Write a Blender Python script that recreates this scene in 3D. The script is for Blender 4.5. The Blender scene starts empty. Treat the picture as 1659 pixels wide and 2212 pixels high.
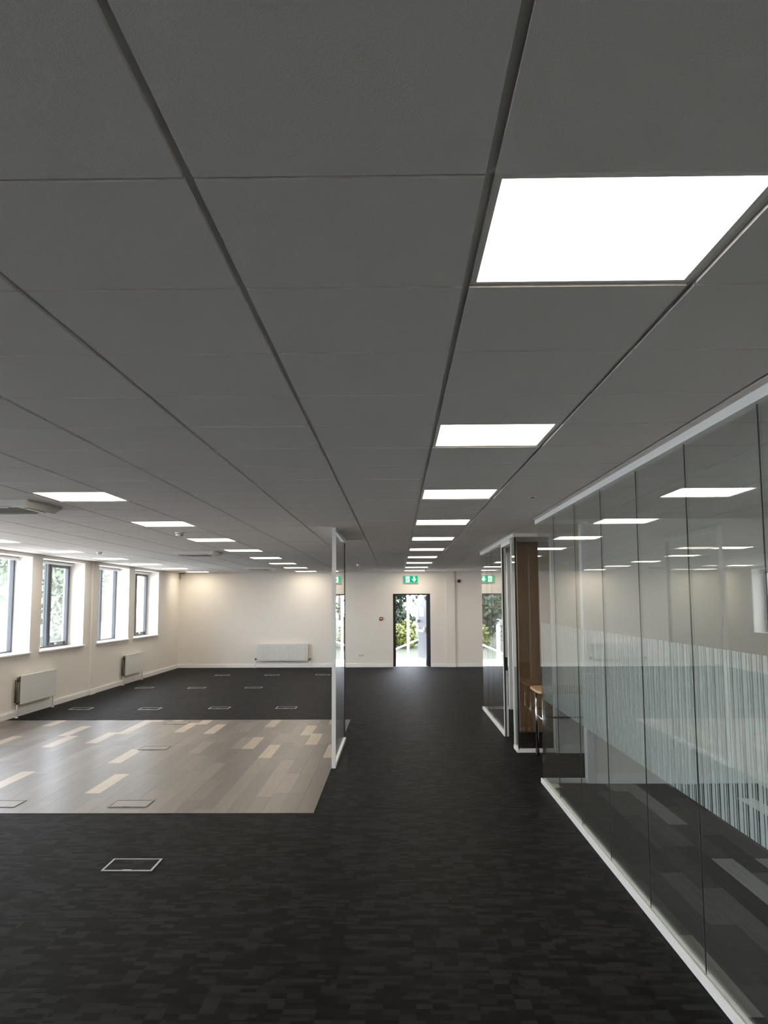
import bpy, math, random
from mathutils import Matrix, Vector

sc = bpy.context.scene
COL = sc.collection

# ------------------------------------------------------------------ camera
F_PX, PITCH, YAW, ROLL = 1817.84, 0.1061, -0.0149, -0.0048
CAM_H = 1.823
cam_d = bpy.data.cameras.new('camera')
cam = bpy.data.objects.new('camera', cam_d)
COL.objects.link(cam)
cam_d.sensor_fit = 'VERTICAL'
cam_d.sensor_height = 24.0
cam_d.lens = 24.0 * F_PX / 2212.0
cam_d.clip_start = 0.05
cam_d.clip_end = 300
_s, _c = math.sin(YAW), math.cos(YAW)
_R = Vector((_c, -_s, 0)); _H = Vector((_s, _c, 0)); _Z = Vector((0, 0, 1))
_U = -math.sin(PITCH) * _H + math.cos(PITCH) * _Z
_F = math.cos(PITCH) * _H + math.sin(PITCH) * _Z
_r = math.cos(ROLL) * _R + math.sin(ROLL) * _U
_u = -math.sin(ROLL) * _R + math.cos(ROLL) * _U
cam.matrix_world = Matrix(((_r.x, _u.x, -_F.x, 0), (_r.y, _u.y, -_F.y, 0), (_r.z, _u.z, -_F.z, CAM_H), (0, 0, 0, 1)))
sc.camera = cam

# ------------------------------------------------------------------ world (overcast daylight) and exposure
SKY = 13.5
PANEL = 13.5
w = bpy.data.worlds.new('overcast'); sc.world = w; w.use_nodes = True
bg = w.node_tree.nodes['Background']
bg.inputs[0].default_value = (0.87, 0.93, 1.05, 1); bg.inputs[1].default_value = SKY
vs = sc.view_settings
vs.view_transform = 'Standard'; vs.look = 'None'; vs.gamma = 1.0; vs.use_curve_mapping = False
vs.exposure = 0.0
sc.cycles.transparent_max_bounces = 32
sc.cycles.max_bounces = 14
sc.cycles.diffuse_bounces = 6
sc.cycles.glossy_bounces = 6
sc.cycles.transmission_bounces = 8
sc.cycles.sample_clamp_indirect = 8.0

random.seed(7)
# ------------------------------------------------------------------ key dimensions
T = 0.6; TY = 0.592; GX = 0.19; GY = 1.588
CE = 2.6605                      # face of the ceiling tiles
YF = 23.88; YB = -4.6            # far and back wall
XL = -6.17; XR = 5.2             # left and right wall
XG = 1.468                       # glass line
G1 = 8.75; G2 = 10.47; G3 = 14.6 # cross walls of the glazed rooms

# ------------------------------------------------------------------ materials
def new_mat(name):
    m = bpy.data.materials.new(name); m.use_nodes = True
    return m, m.node_tree.nodes, m.node_tree.links

def pbr(name, col, rough=0.6, metal=0.0, spec=0.5, emit=None, estr=0.0, var=0.0, vscale=20.0, bump=0.0, bscale=200.0):
    m, N, L = new_mat(name)
    b = N['Principled BSDF']
    b.inputs['Base Color'].default_value = (*col, 1)
    b.inputs['Roughness'].default_value = rough
    b.inputs['Metallic'].default_value = metal
    b.inputs['Specular IOR Level'].default_value = spec
    if emit:
        b.inputs['Emission Color'].default_value = (*emit, 1); b.inputs['Emission Strength'].default_value = estr
    if var or bump:
        g = N.new('ShaderNodeNewGeometry')
    if var:
        n = N.new('ShaderNodeTexNoise'); n.inputs['Scale'].default_value = vscale; n.inputs['Detail'].default_value = 4
        L.new(g.outputs['Position'], n.inputs['Vector'])
        mp = N.new('ShaderNodeMapRange'); mp.inputs['To Min'].default_value = 1 - var; mp.inputs['To Max'].default_value = 1 + var
        L.new(n.outputs['Fac'], mp.inputs['Value'])
        mx = N.new('ShaderNodeMix'); mx.data_type = 'RGBA'; mx.blend_type = 'MULTIPLY'; mx.inputs[0].default_value = 1
        mx.inputs[6].default_value = (*col, 1); L.new(mp.outputs[0], mx.inputs[7])
        L.new(mx.outputs[2], b.inputs['Base Color'])
    if bump:
        n2 = N.new('ShaderNodeTexNoise'); n2.inputs['Scale'].default_value = bscale
        L.new(g.outputs['Position'], n2.inputs['Vector'])
        bp = N.new('ShaderNodeBump'); bp.inputs['Strength'].default_value = bump; bp.inputs['Distance'].default_value = 0.002
        L.new(n2.outputs['Fac'], bp.inputs['Height']); L.new(bp.outputs[0], b.inputs['Normal'])
    return m

def glass_mat(name, tint, f0=0.045):
    m, N, L = new_mat(name)
    N.remove(N['Principled BSDF']); out = N['Material Output']
    g = N.new('ShaderNodeNewGeometry')
    d = N.new('ShaderNodeVectorMath'); d.operation = 'DOT_PRODUCT'
    L.new(g.outputs['Incoming'], d.inputs[0]); L.new(g.outputs['Normal'], d.inputs[1])
    def M(op, a, b=None):
        n = N.new('ShaderNodeMath'); n.operation = op
        for k, v in enumerate((a, b)):
            if v is None: continue
            if isinstance(v, (int, float)): n.inputs[k].default_value = v
            else: L.new(v, n.inputs[k])
        return n.outputs[0]
    c = M('ABSOLUTE', d.outputs['Value'])
    p = M('POWER', M('SUBTRACT', 1.0, c), 5.0)
    fr = M('MULTIPLY_ADD', p, 1 - f0); fr.node.inputs[2].default_value = f0
    t = N.new('ShaderNodeBsdfTransparent'); t.inputs[0].default_value = (*tint, 1)
    gl = N.new('ShaderNodeBsdfGlossy'); gl.inputs['Roughness'].default_value = 0.0; gl.inputs[0].default_value = (1, 1, 1, 1)
    mx = N.new('ShaderNodeMixShader'); L.new(fr, mx.inputs[0]); L.new(t.outputs[0], mx.inputs[1]); L.new(gl.outputs[0], mx.inputs[2])
    L.new(mx.outputs[0], out.inputs[0])
    return m

def film_mat(name):
    m, N, L = new_mat(name)
    N.remove(N['Principled BSDF']); out = N['Material Output']
    di = N.new('ShaderNodeBsdfDiffuse'); di.inputs[0].default_value = (0.72, 0.80, 0.79, 1)
    tl = N.new('ShaderNodeBsdfTranslucent'); tl.inputs[0].default_value = (0.72, 0.80, 0.79, 1)
    tp = N.new('ShaderNodeBsdfTransparent'); tp.inputs[0].default_value = (0.88, 0.95, 0.94, 1)
    a = N.new('ShaderNodeMixShader'); a.inputs[0].default_value = 0.5
    L.new(di.outputs[0], a.inputs[1]); L.new(tl.outputs[0], a.inputs[2])
    b = N.new('ShaderNodeMixShader'); b.inputs[0].default_value = 0.74
    L.new(tp.outputs[0], b.inputs[1]); L.new(a.outputs[0], b.inputs[2])
    L.new(b.outputs[0], out.inputs[0])
    return m

def emis(name, col, s):
    m, N, L = new_mat(name)
    N.remove(N['Principled BSDF'])
    e = N.new('ShaderNodeEmission'); e.inputs[0].default_value = (*col, 1); e.inputs[1].default_value = s
    L.new(e.outputs[0], N['Material Output'].inputs[0])
    return m

def carpet_mat():
    m, N, L = new_mat('carpet')
    b = N['Principled BSDF']
    g = N.new('ShaderNodeNewGeometry')
    sx = N.new('ShaderNodeSeparateXYZ'); L.new(g.outputs['Position'], sx.inputs[0])
    def M(op, a, b_=None, c_=None):
        n = N.new('ShaderNodeMath'); n.operation = op
        for k, v in enumerate((a, b_, c_)):
            if v is None: continue
            if isinstance(v, (int, float)): n.inputs[k].default_value = v
            else: L.new(v, n.inputs[k])
        return n.outputs[0]
    def cells(cx, cy, seed, stag):
        # rows of blocks, each row (or column) shifted by its own random amount
        row = M('FLOOR', M('DIVIDE', sx.outputs['Y'], cy))
        wn0 = N.new('ShaderNodeTexWhiteNoise'); wn0.noise_dimensions = '1D'; L.new(M('ADD', row, seed), wn0.inputs['W'])
        xs = M('ADD', M('DIVIDE', sx.outputs['X'], cx), M('MULTIPLY', wn0.outputs['Value'], stag))
        colm = M('FLOOR', xs)
        cv = N.new('ShaderNodeCombineXYZ'); L.new(colm, cv.inputs[0]); L.new(row, cv.inputs[1]); cv.inputs[2].default_value = seed
        wn = N.new('ShaderNodeTexWhiteNoise'); wn.noise_dimensions = '3D'; L.new(cv.outputs[0], wn.inputs['Vector'])
        return wn.outputs['Value']
    a = cells(0.075, 0.05, 3.1, 0.0)
    bb = cells(0.12, 0.09, 7.7, 0.5)
    cc = cells(0.13, 0.035, 11.3, 1.0)
    pick = cells(0.30, 0.15, 19.9, 0.5)
    def mix(f, u, v):
        n = N.new('ShaderNodeMix'); n.data_type = 'FLOAT'
        L.new(f, n.inputs[0]); L.new(u, n.inputs[2]); L.new(v, n.inputs[3]); return n.outputs[0]
    v1 = mix(M('GREATER_THAN', pick, 0.55), a, bb)
    v2 = mix(M('GREATER_THAN', cc, 0.82), v1, cc)
    v3 = M('ADD', M('MULTIPLY', v2, 0.75), M('MULTIPLY', a, 0.25))
    cr = N.new('ShaderNodeValToRGB'); e = cr.color_ramp
    e.elements[0].position = 0.12; e.elements[0].color = (0.00077, 0.00079, 0.00085, 1)
    e.elements[1].position = 0.88; e.elements[1].color = (0.01350, 0.01391, 0.01485, 1)
    k = e.elements.new(0.42); k.color = (0.00294, 0.00303, 0.00323, 1)
    k = e.elements.new(0.62); k.color = (0.00490, 0.00504, 0.00539, 1)
    L.new(v3, cr.inputs[0])
    nz = N.new('ShaderNodeTexNoise'); nz.inputs['Scale'].default_value = 350; nz.inputs['Detail'].default_value = 2
    L.new(g.outputs['Position'], nz.inputs['Vector'])
    mp = N.new('ShaderNodeMapRange'); mp.inputs['To Min'].default_value = 0.5; mp.inputs['To Max'].default_value = 1.5
    L.new(nz.outputs['Fac'], mp.inputs[0])
    mx = N.new('ShaderNodeMix'); mx.data_type = 'RGBA'; mx.blend_type = 'MULTIPLY'; mx.inputs[0].default_value = 1
    L.new(cr.outputs[0], mx.inputs[6]); L.new(mp.outputs[0], mx.inputs[7])
    L.new(mx.outputs[2], b.inputs['Base Color'])
    b.inputs['Roughness'].default_value = 0.55
    b.inputs['Specular IOR Level'].default_value = 0.036
    b.inputs['Sheen Weight'].default_value = 0.012
    b.inputs['Sheen Roughness'].default_value = 0.16
    bp = N.new('ShaderNodeBump'); bp.inputs['Strength'].default_value = 0.25; bp.inputs['Distance'].default_value = 0.002
    L.new(nz.outputs['Fac'], bp.inputs['Height']); L.new(bp.outputs[0], b.inputs['Normal'])
    return m

def wood_mat(name, col, rough=0.33, amp=0.16, axis='Y', spec=0.5):
    m, N, L = new_mat(name)
    b = N['Principled BSDF']
    g = N.new('ShaderNodeNewGeometry')
    mp = N.new('ShaderNodeMapping')
    mp.inputs['Scale'].default_value = {'Y': (38, 1.6, 38), 'Z': (38, 38, 1.4), 'X': (1.6, 38, 38)}[axis]
    L.new(g.outputs['Position'], mp.inputs[0])
    n = N.new('ShaderNodeTexNoise'); n.inputs['Scale'].default_value = 1.0; n.inputs['Detail'].default_value = 5; n.inputs['Distortion'].default_value = 0.6
    L.new(mp.outputs[0], n.inputs['Vector'])
    r = N.new('ShaderNodeMapRange'); r.inputs['From Min'].default_value = 0.3; r.inputs['From Max'].default_value = 0.7
    r.inputs['To Min'].default_value = 1 - amp; r.inputs['To Max'].default_value = 1 + amp
    L.new(n.outputs['Fac'], r.inputs[0])
    mx = N.new('ShaderNodeMix'); mx.data_type = 'RGBA'; mx.blend_type = 'MULTIPLY'; mx.inputs[0].default_value = 1
    mx.inputs[6].default_value = (*col, 1); L.new(r.outputs[0], mx.inputs[7])
    L.new(mx.outputs[2], b.inputs['Base Color'])
    b.inputs['Roughness'].default_value = rough
    b.inputs['Specular IOR Level'].default_value = spec
    return m

M = {}
M['wall'] = pbr('wall_paint', (0.85, 0.812, 0.76), 0.75, spec=0.25, var=0.02, vscale=3)
M['white'] = pbr('white_gloss', (0.84, 0.83, 0.82), 0.35)
M['skirt'] = pbr('skirting_paint', (0.92, 0.915, 0.91), 0.35)
M['tile'] = pbr('ceiling_tile_board', (0.765, 0.715, 0.68), 0.95, spec=0.1, var=0.03, vscale=160, bump=0.25, bscale=260)
M['grid'] = pbr('ceiling_grid_metal', (0.62, 0.61, 0.585), 0.5)
M['frame_w'] = pbr('fixture_frame', (0.82, 0.80, 0.77), 0.4)
M['panel'] = emis('diffuser_lit', (1.0, 0.888, 0.715), PANEL)
M['carpet'] = carpet_mat()
M['underlay'] = pbr('plank_underlay', (0.10, 0.095, 0.09), 0.8)
M['alu_w'] = pbr('white_powder_coat', (0.80, 0.80, 0.79), 0.35)
M['seal'] = pbr('joint_seal_grey', (0.07, 0.075, 0.072), 0.4)
M['black'] = pbr('black_rubber', (0.012, 0.012, 0.012), 0.5)
M['glass'] = glass_mat('partition_glass', (0.96, 0.982, 0.975))
M['winglass'] = glass_mat('window_glass', (0.97, 0.985, 0.98), 0.03)
M['film'] = film_mat('frosted_film')
M['frame_d'] = pbr('window_frame_anthracite', (0.055, 0.06, 0.072), 0.35)
M['door_d'] = pbr('door_frame_charcoal', (0.018, 0.018, 0.021), 0.45)
M['door_leaf'] = pbr('door_leaf_grey', (0.055, 0.055, 0.065), 0.35, metal=0.0)
M['chrome'] = pbr('chrome', (0.75, 0.76, 0.78), 0.18, metal=1.0)
M['steel'] = pbr('brushed_steel', (0.62, 0.63, 0.62), 0.35, metal=0.6)
M['boxtrim'] = pbr('floor_box_trim', (0.34, 0.36, 0.35), 0.4, metal=0.0)
M['boxtrim_d'] = pbr('floor_box_trim_grey', (0.16, 0.16, 0.16), 0.4, metal=0.0)
M['brass'] = pbr('valve_metal', (0.12, 0.10, 0.07), 0.35, metal=0.7)
M['rad'] = pbr('radiator_enamel', (0.80, 0.80, 0.78), 0.3)
M['ac'] = pbr('cassette_plastic', (0.72, 0.70, 0.66), 0.45)
M['ac_d'] = pbr('cassette_grille', (0.20, 0.175, 0.135), 0.6)
M['plastic'] = pbr('white_plastic', (0.78, 0.78, 0.76), 0.4)
M['red'] = pbr('red_plastic', (0.30, 0.010, 0.010), 0.35)
M['darkred'] = pbr('dark_red_plastic', (0.05, 0.012, 0.01), 0.35)
M['green_sign'] = emis('sign_green_lit', (0.0, 0.62, 0.24), 0.95)
M['white_sign'] = emis('sign_white_lit', (0.85, 1.0, 0.95), 1.6)
M['sign_body'] = pbr('sign_housing', (0.45, 0.47, 0.44), 0.4)
M['paper'] = pbr('paper_notice', (0.78, 0.86, 0.84), 0.7)
M['ink'] = pbr('notice_print', (0.10, 0.35, 0.40), 0.7)
M['beech'] = wood_mat('beech_top', (0.56, 0.38, 0.20), 0.4, 0.10, 'X')
M['walnut'] = wood_mat('brown_veneer', (0.165, 0.085, 0.035), 0.45, 0.12, 'Z')
M['concrete'] = pbr('pale_concrete', (0.55, 0.54, 0.52), 0.9, var=0.1, vscale=8)
M['grass'] = pbr('rough_grass', (0.055, 0.060, 0.040), 0.95, var=0.35, vscale=14)
M['lawn'] = pbr('pale_paving', (0.50, 0.49, 0.46), 0.95, var=0.3, vscale=6)
M['leaf_dark'] = pbr('leaf_dark', (0.020, 0.032, 0.015), 0.6, var=0.3, vscale=6)
M['leaf_mid'] = pbr('leaf_mid', (0.034, 0.052, 0.020), 0.6, var=0.3, vscale=6)
M['leaf_yellow'] = pbr('leaf_yellow', (0.085, 0.098, 0.014), 0.6, var=0.3, vscale=8)
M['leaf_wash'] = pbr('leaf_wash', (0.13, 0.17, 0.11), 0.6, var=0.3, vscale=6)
M['leaf_pale'] = pbr('leaf_pale', (0.055, 0.075, 0.04), 0.6, var=0.3, vscale=6)
M['bark'] = pbr('bark', (0.10, 0.08, 0.06), 0.9, var=0.3, vscale=20)
M['render_w'] = pbr('pale_render', (0.7, 0.7, 0.7), 0.9)
M['galv'] = pbr('galvanised_rail', (0.52, 0.53, 0.55), 0.45, metal=0.2)
M['cable'] = pbr('dark_cable', (0.03, 0.03, 0.03), 0.6)

# ------------------------------------------------------------------ geometry helpers
class MB:
    def __init__(s): s.v = []; s.f = []; s.sm = []
    def box(s, x0, x1, y0, y1, z0, z1):
        n = len(s.v)
        s.v += [(x0, y0, z0), (x1, y0, z0), (x1, y1, z0), (x0, y1, z0), (x0, y0, z1), (x1, y0, z1), (x1, y1, z1), (x0, y1, z1)]
        for q in ((0, 3, 2, 1), (4, 5, 6, 7), (0, 1, 5, 4), (1, 2, 6, 5), (2, 3, 7, 6), (3, 0, 4, 7)):
            s.f.append(tuple(n + i for i in q)); s.sm.append(False)
        return s
    def cbox(s, x0, x1, y0, y1, z0, z1, c):
        # box with chamfered vertical and top/bottom edges
        def ring(ins, z):
            a0, a1, b0, b1 = x0 + ins, x1 - ins, y0 + ins, y1 - ins
            return [(a0 + c, b0, z), (a1 - c, b0, z), (a1, b0 + c, z), (a1, b1 - c, z), (a1 - c, b1, z), (a0 + c, b1, z), (a0, b1 - c, z), (a0, b0 + c, z)]
        n = len(s.v)
        rs = [ring(c, z0), ring(0, z0 + c), ring(0, z1 - c), ring(c, z1)]
        for r in rs: s.v += r
        s.f.append(tuple(n + i for i in range(7, -1, -1))); s.sm.append(False)
        for k in range(3):
            for i in range(8):
                j = (i + 1) % 8
                s.f.append((n + 8 * k + i, n + 8 * k + j, n + 8 * k + 8 + j, n + 8 * k + 8 + i)); s.sm.append(False)
        s.f.append(tuple(n + 24 + i for i in range(8))); s.sm.append(False)
        return s
    def tube(s, pts, r, k=10, cap=True):
        pts = [Vector(p) for p in pts]
        rr = r if isinstance(r, (list, tuple)) else [r] * len(pts)
        base = len(s.v); prev = None
        for i, p in enumerate(pts):
            d = (pts[min(i + 1, len(pts) - 1)] - pts[max(i - 1, 0)]).normalized()
            if prev is None:
                a = Vector((0, 0, 1)) if abs(d.z) < 0.9 else Vector((1, 0, 0))
                u = d.cross(a).normalized()
            else:
                u = (prev - d * prev.dot(d)).normalized()
            prev = u
            wv = d.cross(u)
            for j in range(k):
                t = 2 * math.pi * j / k
                s.v.append(tuple(p + (u * math.cos(t) + wv * math.sin(t)) * rr[i]))
        for i in range(len(pts) - 1):
            for j in range(k):
                q = (j + 1) % k
                s.f.append((base + i * k + j, base + i * k + q, base + (i + 1) * k + q, base + (i + 1) * k + j)); s.sm.append(True)
        if cap:
            s.f.append(tuple(base + j for j in range(k - 1, -1, -1))); s.sm.append(False)
            e = base + (len(pts) - 1) * k
            s.f.append(tuple(e + j for j in range(k))); s.sm.append(False)
        return s
    def prism(s, poly, fn0, fn1):
        # poly: 2-D outline (counter-clockwise seen from the fn1 side); fn maps 2-D to 3-D
        n = len(s.v); k = len(poly)
        s.v += [fn0(*p) for p in poly] + [fn1(*p) for p in poly]
        s.f.append(tuple(n + i for i in range(k - 1, -1, -1))); s.sm.append(False)
        s.f.append(tuple(n + k + i for i in range(k))); s.sm.append(False)
        for i in range(k):
            j = (i + 1) % k
            s.f.append((n + i, n + j, n + k + j, n + k + i)); s.sm.append(False)
        return s
    def quad(s, a, b, c, d):
        n = len(s.v); s.v += [a, b, c, d]; s.f.append((n, n + 1, n + 2, n + 3)); s.sm.append(False)
        return s
    def mesh(s, name, mat):
        me = bpy.data.meshes.new(name); me.from_pydata(s.v, [], s.f); me.update()
        me.polygons.foreach_set('use_smooth', s.sm)
        me.materials.append(mat)
        return me
    def build(s, name, mat, parent=None, loc=(0, 0, 0)):
        o = bpy.data.objects.new(name, s.mesh(name, mat)); COL.objects.link(o)
        o.location = loc
        if parent: o.parent = parent
        return o

def B(*a): return MB().box(*a)

def tag(o, label=None, cat=None, group=None, kind=None):
    if label: o['label'] = label
    if cat: o['category'] = cat
    if group: o['group'] = group
    if kind: o['kind'] = kind
    return o

def empty(name, loc, label=None, cat=None, group=None, kind=None, rz=0):
    o = bpy.data.objects.new(name, None); COL.objects.link(o)
    o.location = loc; o.rotation_euler = (0, 0, rz); o.empty_display_size = 0.1
    return tag(o, label, cat, group, kind)

def struct(name, mb, mat, label):
    return tag(mb.build(name, mat), label, None, None, 'structure')

def copy_tree(o, parent=None):
    c = o.copy(); COL.objects.link(c); c.parent = parent
    for ch in list(o.children): copy_tree(ch, c)
    return c

UNIT = {}
def unit_box(mat):
    if mat.name not in UNIT:
        UNIT[mat.name] = MB().box(-.5, .5, -.5, .5, -.5, .5).mesh('block', mat)
    return UNIT[mat.name]
def piece(name, mat, x0, x1, y0, y1, z0, z1, parent):
    o = bpy.data.objects.new(name, unit_box(mat)); COL.objects.link(o)
    o.location = ((x0 + x1) / 2, (y0 + y1) / 2, (z0 + z1) / 2); o.scale = (x1 - x0, y1 - y0, z1 - z0)
    o.parent = parent
    return o

ORD = ['', 'first', 'second', 'third', 'fourth', 'fifth', 'sixth', 'seventh', 'eighth', 'ninth', 'tenth', 'eleventh', 'twelfth', 'thirteenth']

# ================================================================== THE SETTING
# floor ---------------------------------------------------------------
floor = struct('floor', B(XL, XR, YB, YF + 0.02, -0.15, 0.0), M['carpet'], 'charcoal carpet tiles with a blocky dark and light pattern')

PW, PL = 0.1524, 0.9144
SH = [wood_mat('plank_taupe', (0.118, 0.095, 0.083)), wood_mat('plank_grey', (0.097, 0.082, 0.074)), wood_mat('plank_umber', (0.076, 0.062, 0.054)),
      wood_mat('plank_ash', (0.143, 0.118, 0.101)), wood_mat('plank_cream', (0.351, 0.286, 0.215)), wood_mat('plank_dusk', (0.089, 0.075, 0.068))]
SHD = [wood_mat('plank_room_slate', (0.06, 0.06, 0.058), 0.55, spec=0.2), wood_mat('plank_room_grey', (0.10, 0.098, 0.095), 0.55, spec=0.2), wood_mat('plank_room_coal', (0.042, 0.042, 0.042), 0.55, spec=0.2),
       wood_mat('plank_room_ash', (0.24, 0.232, 0.22), 0.55, spec=0.2), wood_mat('plank_room_pale', (0.85, 0.82, 0.73), 0.55, spec=0.2), wood_mat('plank_room_dusk', (0.075, 0.074, 0.072), 0.55, spec=0.2)]
def lay(parent, x0, x1, y0, y1, shades, weights, rng):
    x = x1; i = 0
    while x > x0 + 0.01:
        a = max(x - PW, x0)
        y = y0 - rng.choice([0.0, 0.15, 0.3, 0.45, 0.61, 0.76])
        while y < y1 - 0.01:
            b0, b1 = max(y, y0), min(y + PL, y1)
            if b1 - b0 > 0.02:
                piece('plank', rng.choices(shades, weights)[0], a + 0.0006, x - 0.0006, b0 + 0.0006, b1 - 0.0006, 0.001, 0.004, parent)
            y += PL
        x = a; i += 1
rng = random.Random(21)
fp = struct('floor_planks', B(XL + 0.02, -0.735, 7.52, 13.33, 0.0, 0.0012), M['underlay'], 'grey and taupe wood plank flooring with scattered pale planks, inset in the carpet')
lay(fp, XL + 0.02, -0.735, 7.52, 13.33, SH, [24, 20, 15, 15, 16, 14], rng)
fr_ = struct('floor_meeting_room', B(XG + 0.03, XR, YB, G1 - 0.05, 0.0, 0.0012), M['underlay'], 'dark grey plank flooring with pale planks behind the glass partition')
rng = random.Random(5)
lay(fr_, XG + 0.03, XR - 0.4, -0.8, G1 - 0.05, SHD, [26, 16, 20, 10, 10, 18], rng)

# ceiling -------------------------------------------------------------
ceil_ = struct('ceiling', B(XL, XR, YB, YF + 0.02, CE + 0.011, CE + 0.15), M['grid'], 'suspended ceiling of square off-white tiles in a recessed grid')
light_cells = {}
for col_ in (0, -5, -10):
    for k in range(-1, 10):  # each row ends in an unseen light added behind the camera
        light_cells[(col_, 1 + 4 * k)] = k
for k in range(6, 10): light_cells[(5, 1 + 4 * k)] = k  # unseen lights past the glass rooms, added to brighten the end wall
tiles = []
fwd = _F
for i in range(-11, 9):
    for j in range(-9, 40):
        if (i, j) in light_cells: continue
        x0, x1 = GX + i * T + 0.010, GX + (i + 1) * T - 0.010
        y0, y1 = GY + (j - 1) * TY + 0.007, GY + j * TY - 0.007
        x0, x1, y0, y1 = max(x0, XL + 0.012), min(x1, XR - 0.01), max(y0, YB + 0.01), min(y1, YF - 0.012)
        if x1 - x0 < 0.03 or y1 - y0 < 0.03: continue
        c = Vector(((x0 + x1) / 2, (y0 + y1) / 2, CE - CAM_H))
        d = c.dot(fwd)
        size = 0
        if d > 0.4:
            px, py = c.dot(_r) / d * F_PX, c.dot(_u) / d * F_PX
            if abs(px) < 1100 and abs(py) < 1400 and not (x0 > XG): size = (x1 - x0) / d * (y1 - y0) / d
        tiles.append((size, x0, x1, y0, y1))
tiles.sort(key=lambda t: -t[0])
tile_rest = MB()
for n_, (sz, x0, x1, y0, y1) in enumerate(tiles):
    if n_ < 300 and sz > 0:
        dz = random.uniform(-0.0006, 0.0006)
        piece('ceiling_tile', M['tile'], x0, x1, y0, y1, CE + dz, CE + 0.0112, ceil_)
    else:
        tile_rest.box(x0, x1, y0, y1, CE, CE + 0.0112)
tag(tile_rest.build('ceiling_tiles_beyond', M['tile'], ceil_), kind='stuff')

# walls ---------------------------------------------------------------
DX0, DX1, DZ = -0.115, 0.935, 2.04
wf = MB()
wf.box(XL - 0.3, DX0, YF, YF + 0.22, -0.1, CE + 0.1); wf.box(DX1, XR + 0.2, YF, YF + 0.22, -0.1, CE + 0.1); wf.box(DX0, DX1, YF, YF + 0.22, DZ, CE + 0.1)
wall_far = struct('wall_far', wf, M['wall'], 'cream painted end wall with the open exit door')
struct('wall_pilaster', B(1.385, 1.625, YF - 0.045, YF, 0, CE), M['wall'], 'boxed cream pilaster on the end wall to the right of the exit door')
WIN_ADDED = [(4.6, 5.55)]  # unseen window, added to brighten the plank-floored room behind the glass
wr = MB(); prev = YB
for a, b in WIN_ADDED:
    wr.box(XR, XR + 0.42, prev, a, -0.1, CE + 0.1); wr.box(XR, XR + 0.42, a, b, -0.1, 0.985); wr.box(XR, XR + 0.42, a, b, 2.605, CE + 0.1)
    prev = b
wr.box(XR, XR + 0.42, prev, YF, -0.1, CE + 0.1)
struct('wall_right', wr, M['wall'], 'plain painted outer wall at the back of the glazed rooms')
struct('wall_back', B(XL - 0.3, XR + 0.2, YB - 0.2, YB, -0.1, CE + 0.1), M['wall'], 'plain painted wall at the near end of the office')

WIN = []
for k in (0, -1, -2, -3, -4):  # the last pair is out of view, added to lighten the near ceiling
    WIN += [(17.39 + 5.2 * k, 19.38 + 5.2 * k), (19.80 + 5.2 * k, 21.79 + 5.2 * k)]
WIN.sort(key=lambda t: -t[0])
WZ0, WZ1, REV = 0.985, 2.605, 0.30
wl = MB(); WT = 0.42
ys = sorted(WIN)
prev = YB
for a, b in ys:
    wl.box(XL - WT, XL, prev, a, -0.1, CE + 0.1)
    wl.box(XL - WT, XL, a, b, -0.1, WZ0); wl.box(XL - WT, XL, a, b, WZ1, CE + 0.1)
    prev = b
wl.box(XL - WT, XL, prev, YF, -0.1, CE + 0.1)
struct('wall_left', wl, M['wall'], 'cream painted wall with deep window recesses')
struct('wall_pilaster_left', B(XL, XL + 0.03, 16.98, 17.24, 0, CE), M['wall'], 'shallow cream pilaster between two pairs of windows')

struct('wall_meeting_near', B(1.93, XR, G1 - 0.05, G1 + 0.05, 0, CE), M['wall'], 'white cross wall at the end of the room with the plank floor')
struct('wall_meeting_mid', B(1.93, XR, G2 - 0.05, G2 + 0.05, 0, CE), M['wall'], 'white cross wall behind the wooden table')
struct('wall_meeting_far', B(1.93, XR, G3 - 0.05, G3 + 0.05, 0, CE), M['wall'], 'white cross wall at the far end of the second glazed room')

def skirt(name, x0, x1, y0, y1, label):
    m = MB(); m.box(x0, x1, y0, y1, 0, 0.085)
    if (x1 - x0) > (y1 - y0): m.box(x0, x1, y0 + 0.005 if y1 >= YF - 0.2 else y0, y1 if y1 >= YF - 0.2 else y1 - 0.005, 0.085, 0.10)
    else: m.box(x0, x1 - 0.005, y0, y1, 0.085, 0.10)
    return struct(name, m, M['skirt'], label)
skirt('baseboard_far', XL + 0.016, DX0 - 0.015, YF - 0.018, YF, 'white skirting board below the end wall, window side of the exit door')
skirt('baseboard_far_right', DX1 + 0.015, 1.383, YF - 0.018, YF, 'white skirting board between the exit door and the pilaster')
skirt('baseboard_pilaster', 1.370, 1.640, YF - 0.063, YF - 0.045, 'white skirting board on the front of the pilaster')
skirt('baseboard_far_corner', 1.642, XR, YF - 0.018, YF, 'white skirting board on the end wall beyond the pilaster')
skirt('baseboard_left', XL, XL + 0.018, YB, 16.96, 'white skirting board under the nearer windows')
skirt('baseboard_left_pilaster', XL + 0.03, XL + 0.048, 16.965, 17.255, 'white skirting board on the shallow window wall pilaster')
skirt('baseboard_left_far', XL, XL + 0.018, 17.26, YF, 'white skirting board under the windows nearest the end wall')
skirt('baseboard_meeting_near', 1.98, XR, G1 - 0.068, G1 - 0.05, 'white skirting board inside the plank-floored glazed room')
skirt('baseboard_meeting_mid', 1.98, XR, G2 - 0.068, G2 - 0.05, 'white skirting board behind the wooden table')
for nm, yy in (('trim_1', G1), ('trim_2', G2), ('trim_3', G3)):
    struct(nm, MB().box(1.90, 1.975, yy - 0.065, yy + 0.065, 0, CE), M['white'], 'white end post where the glass return meets the cross wall')

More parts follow.
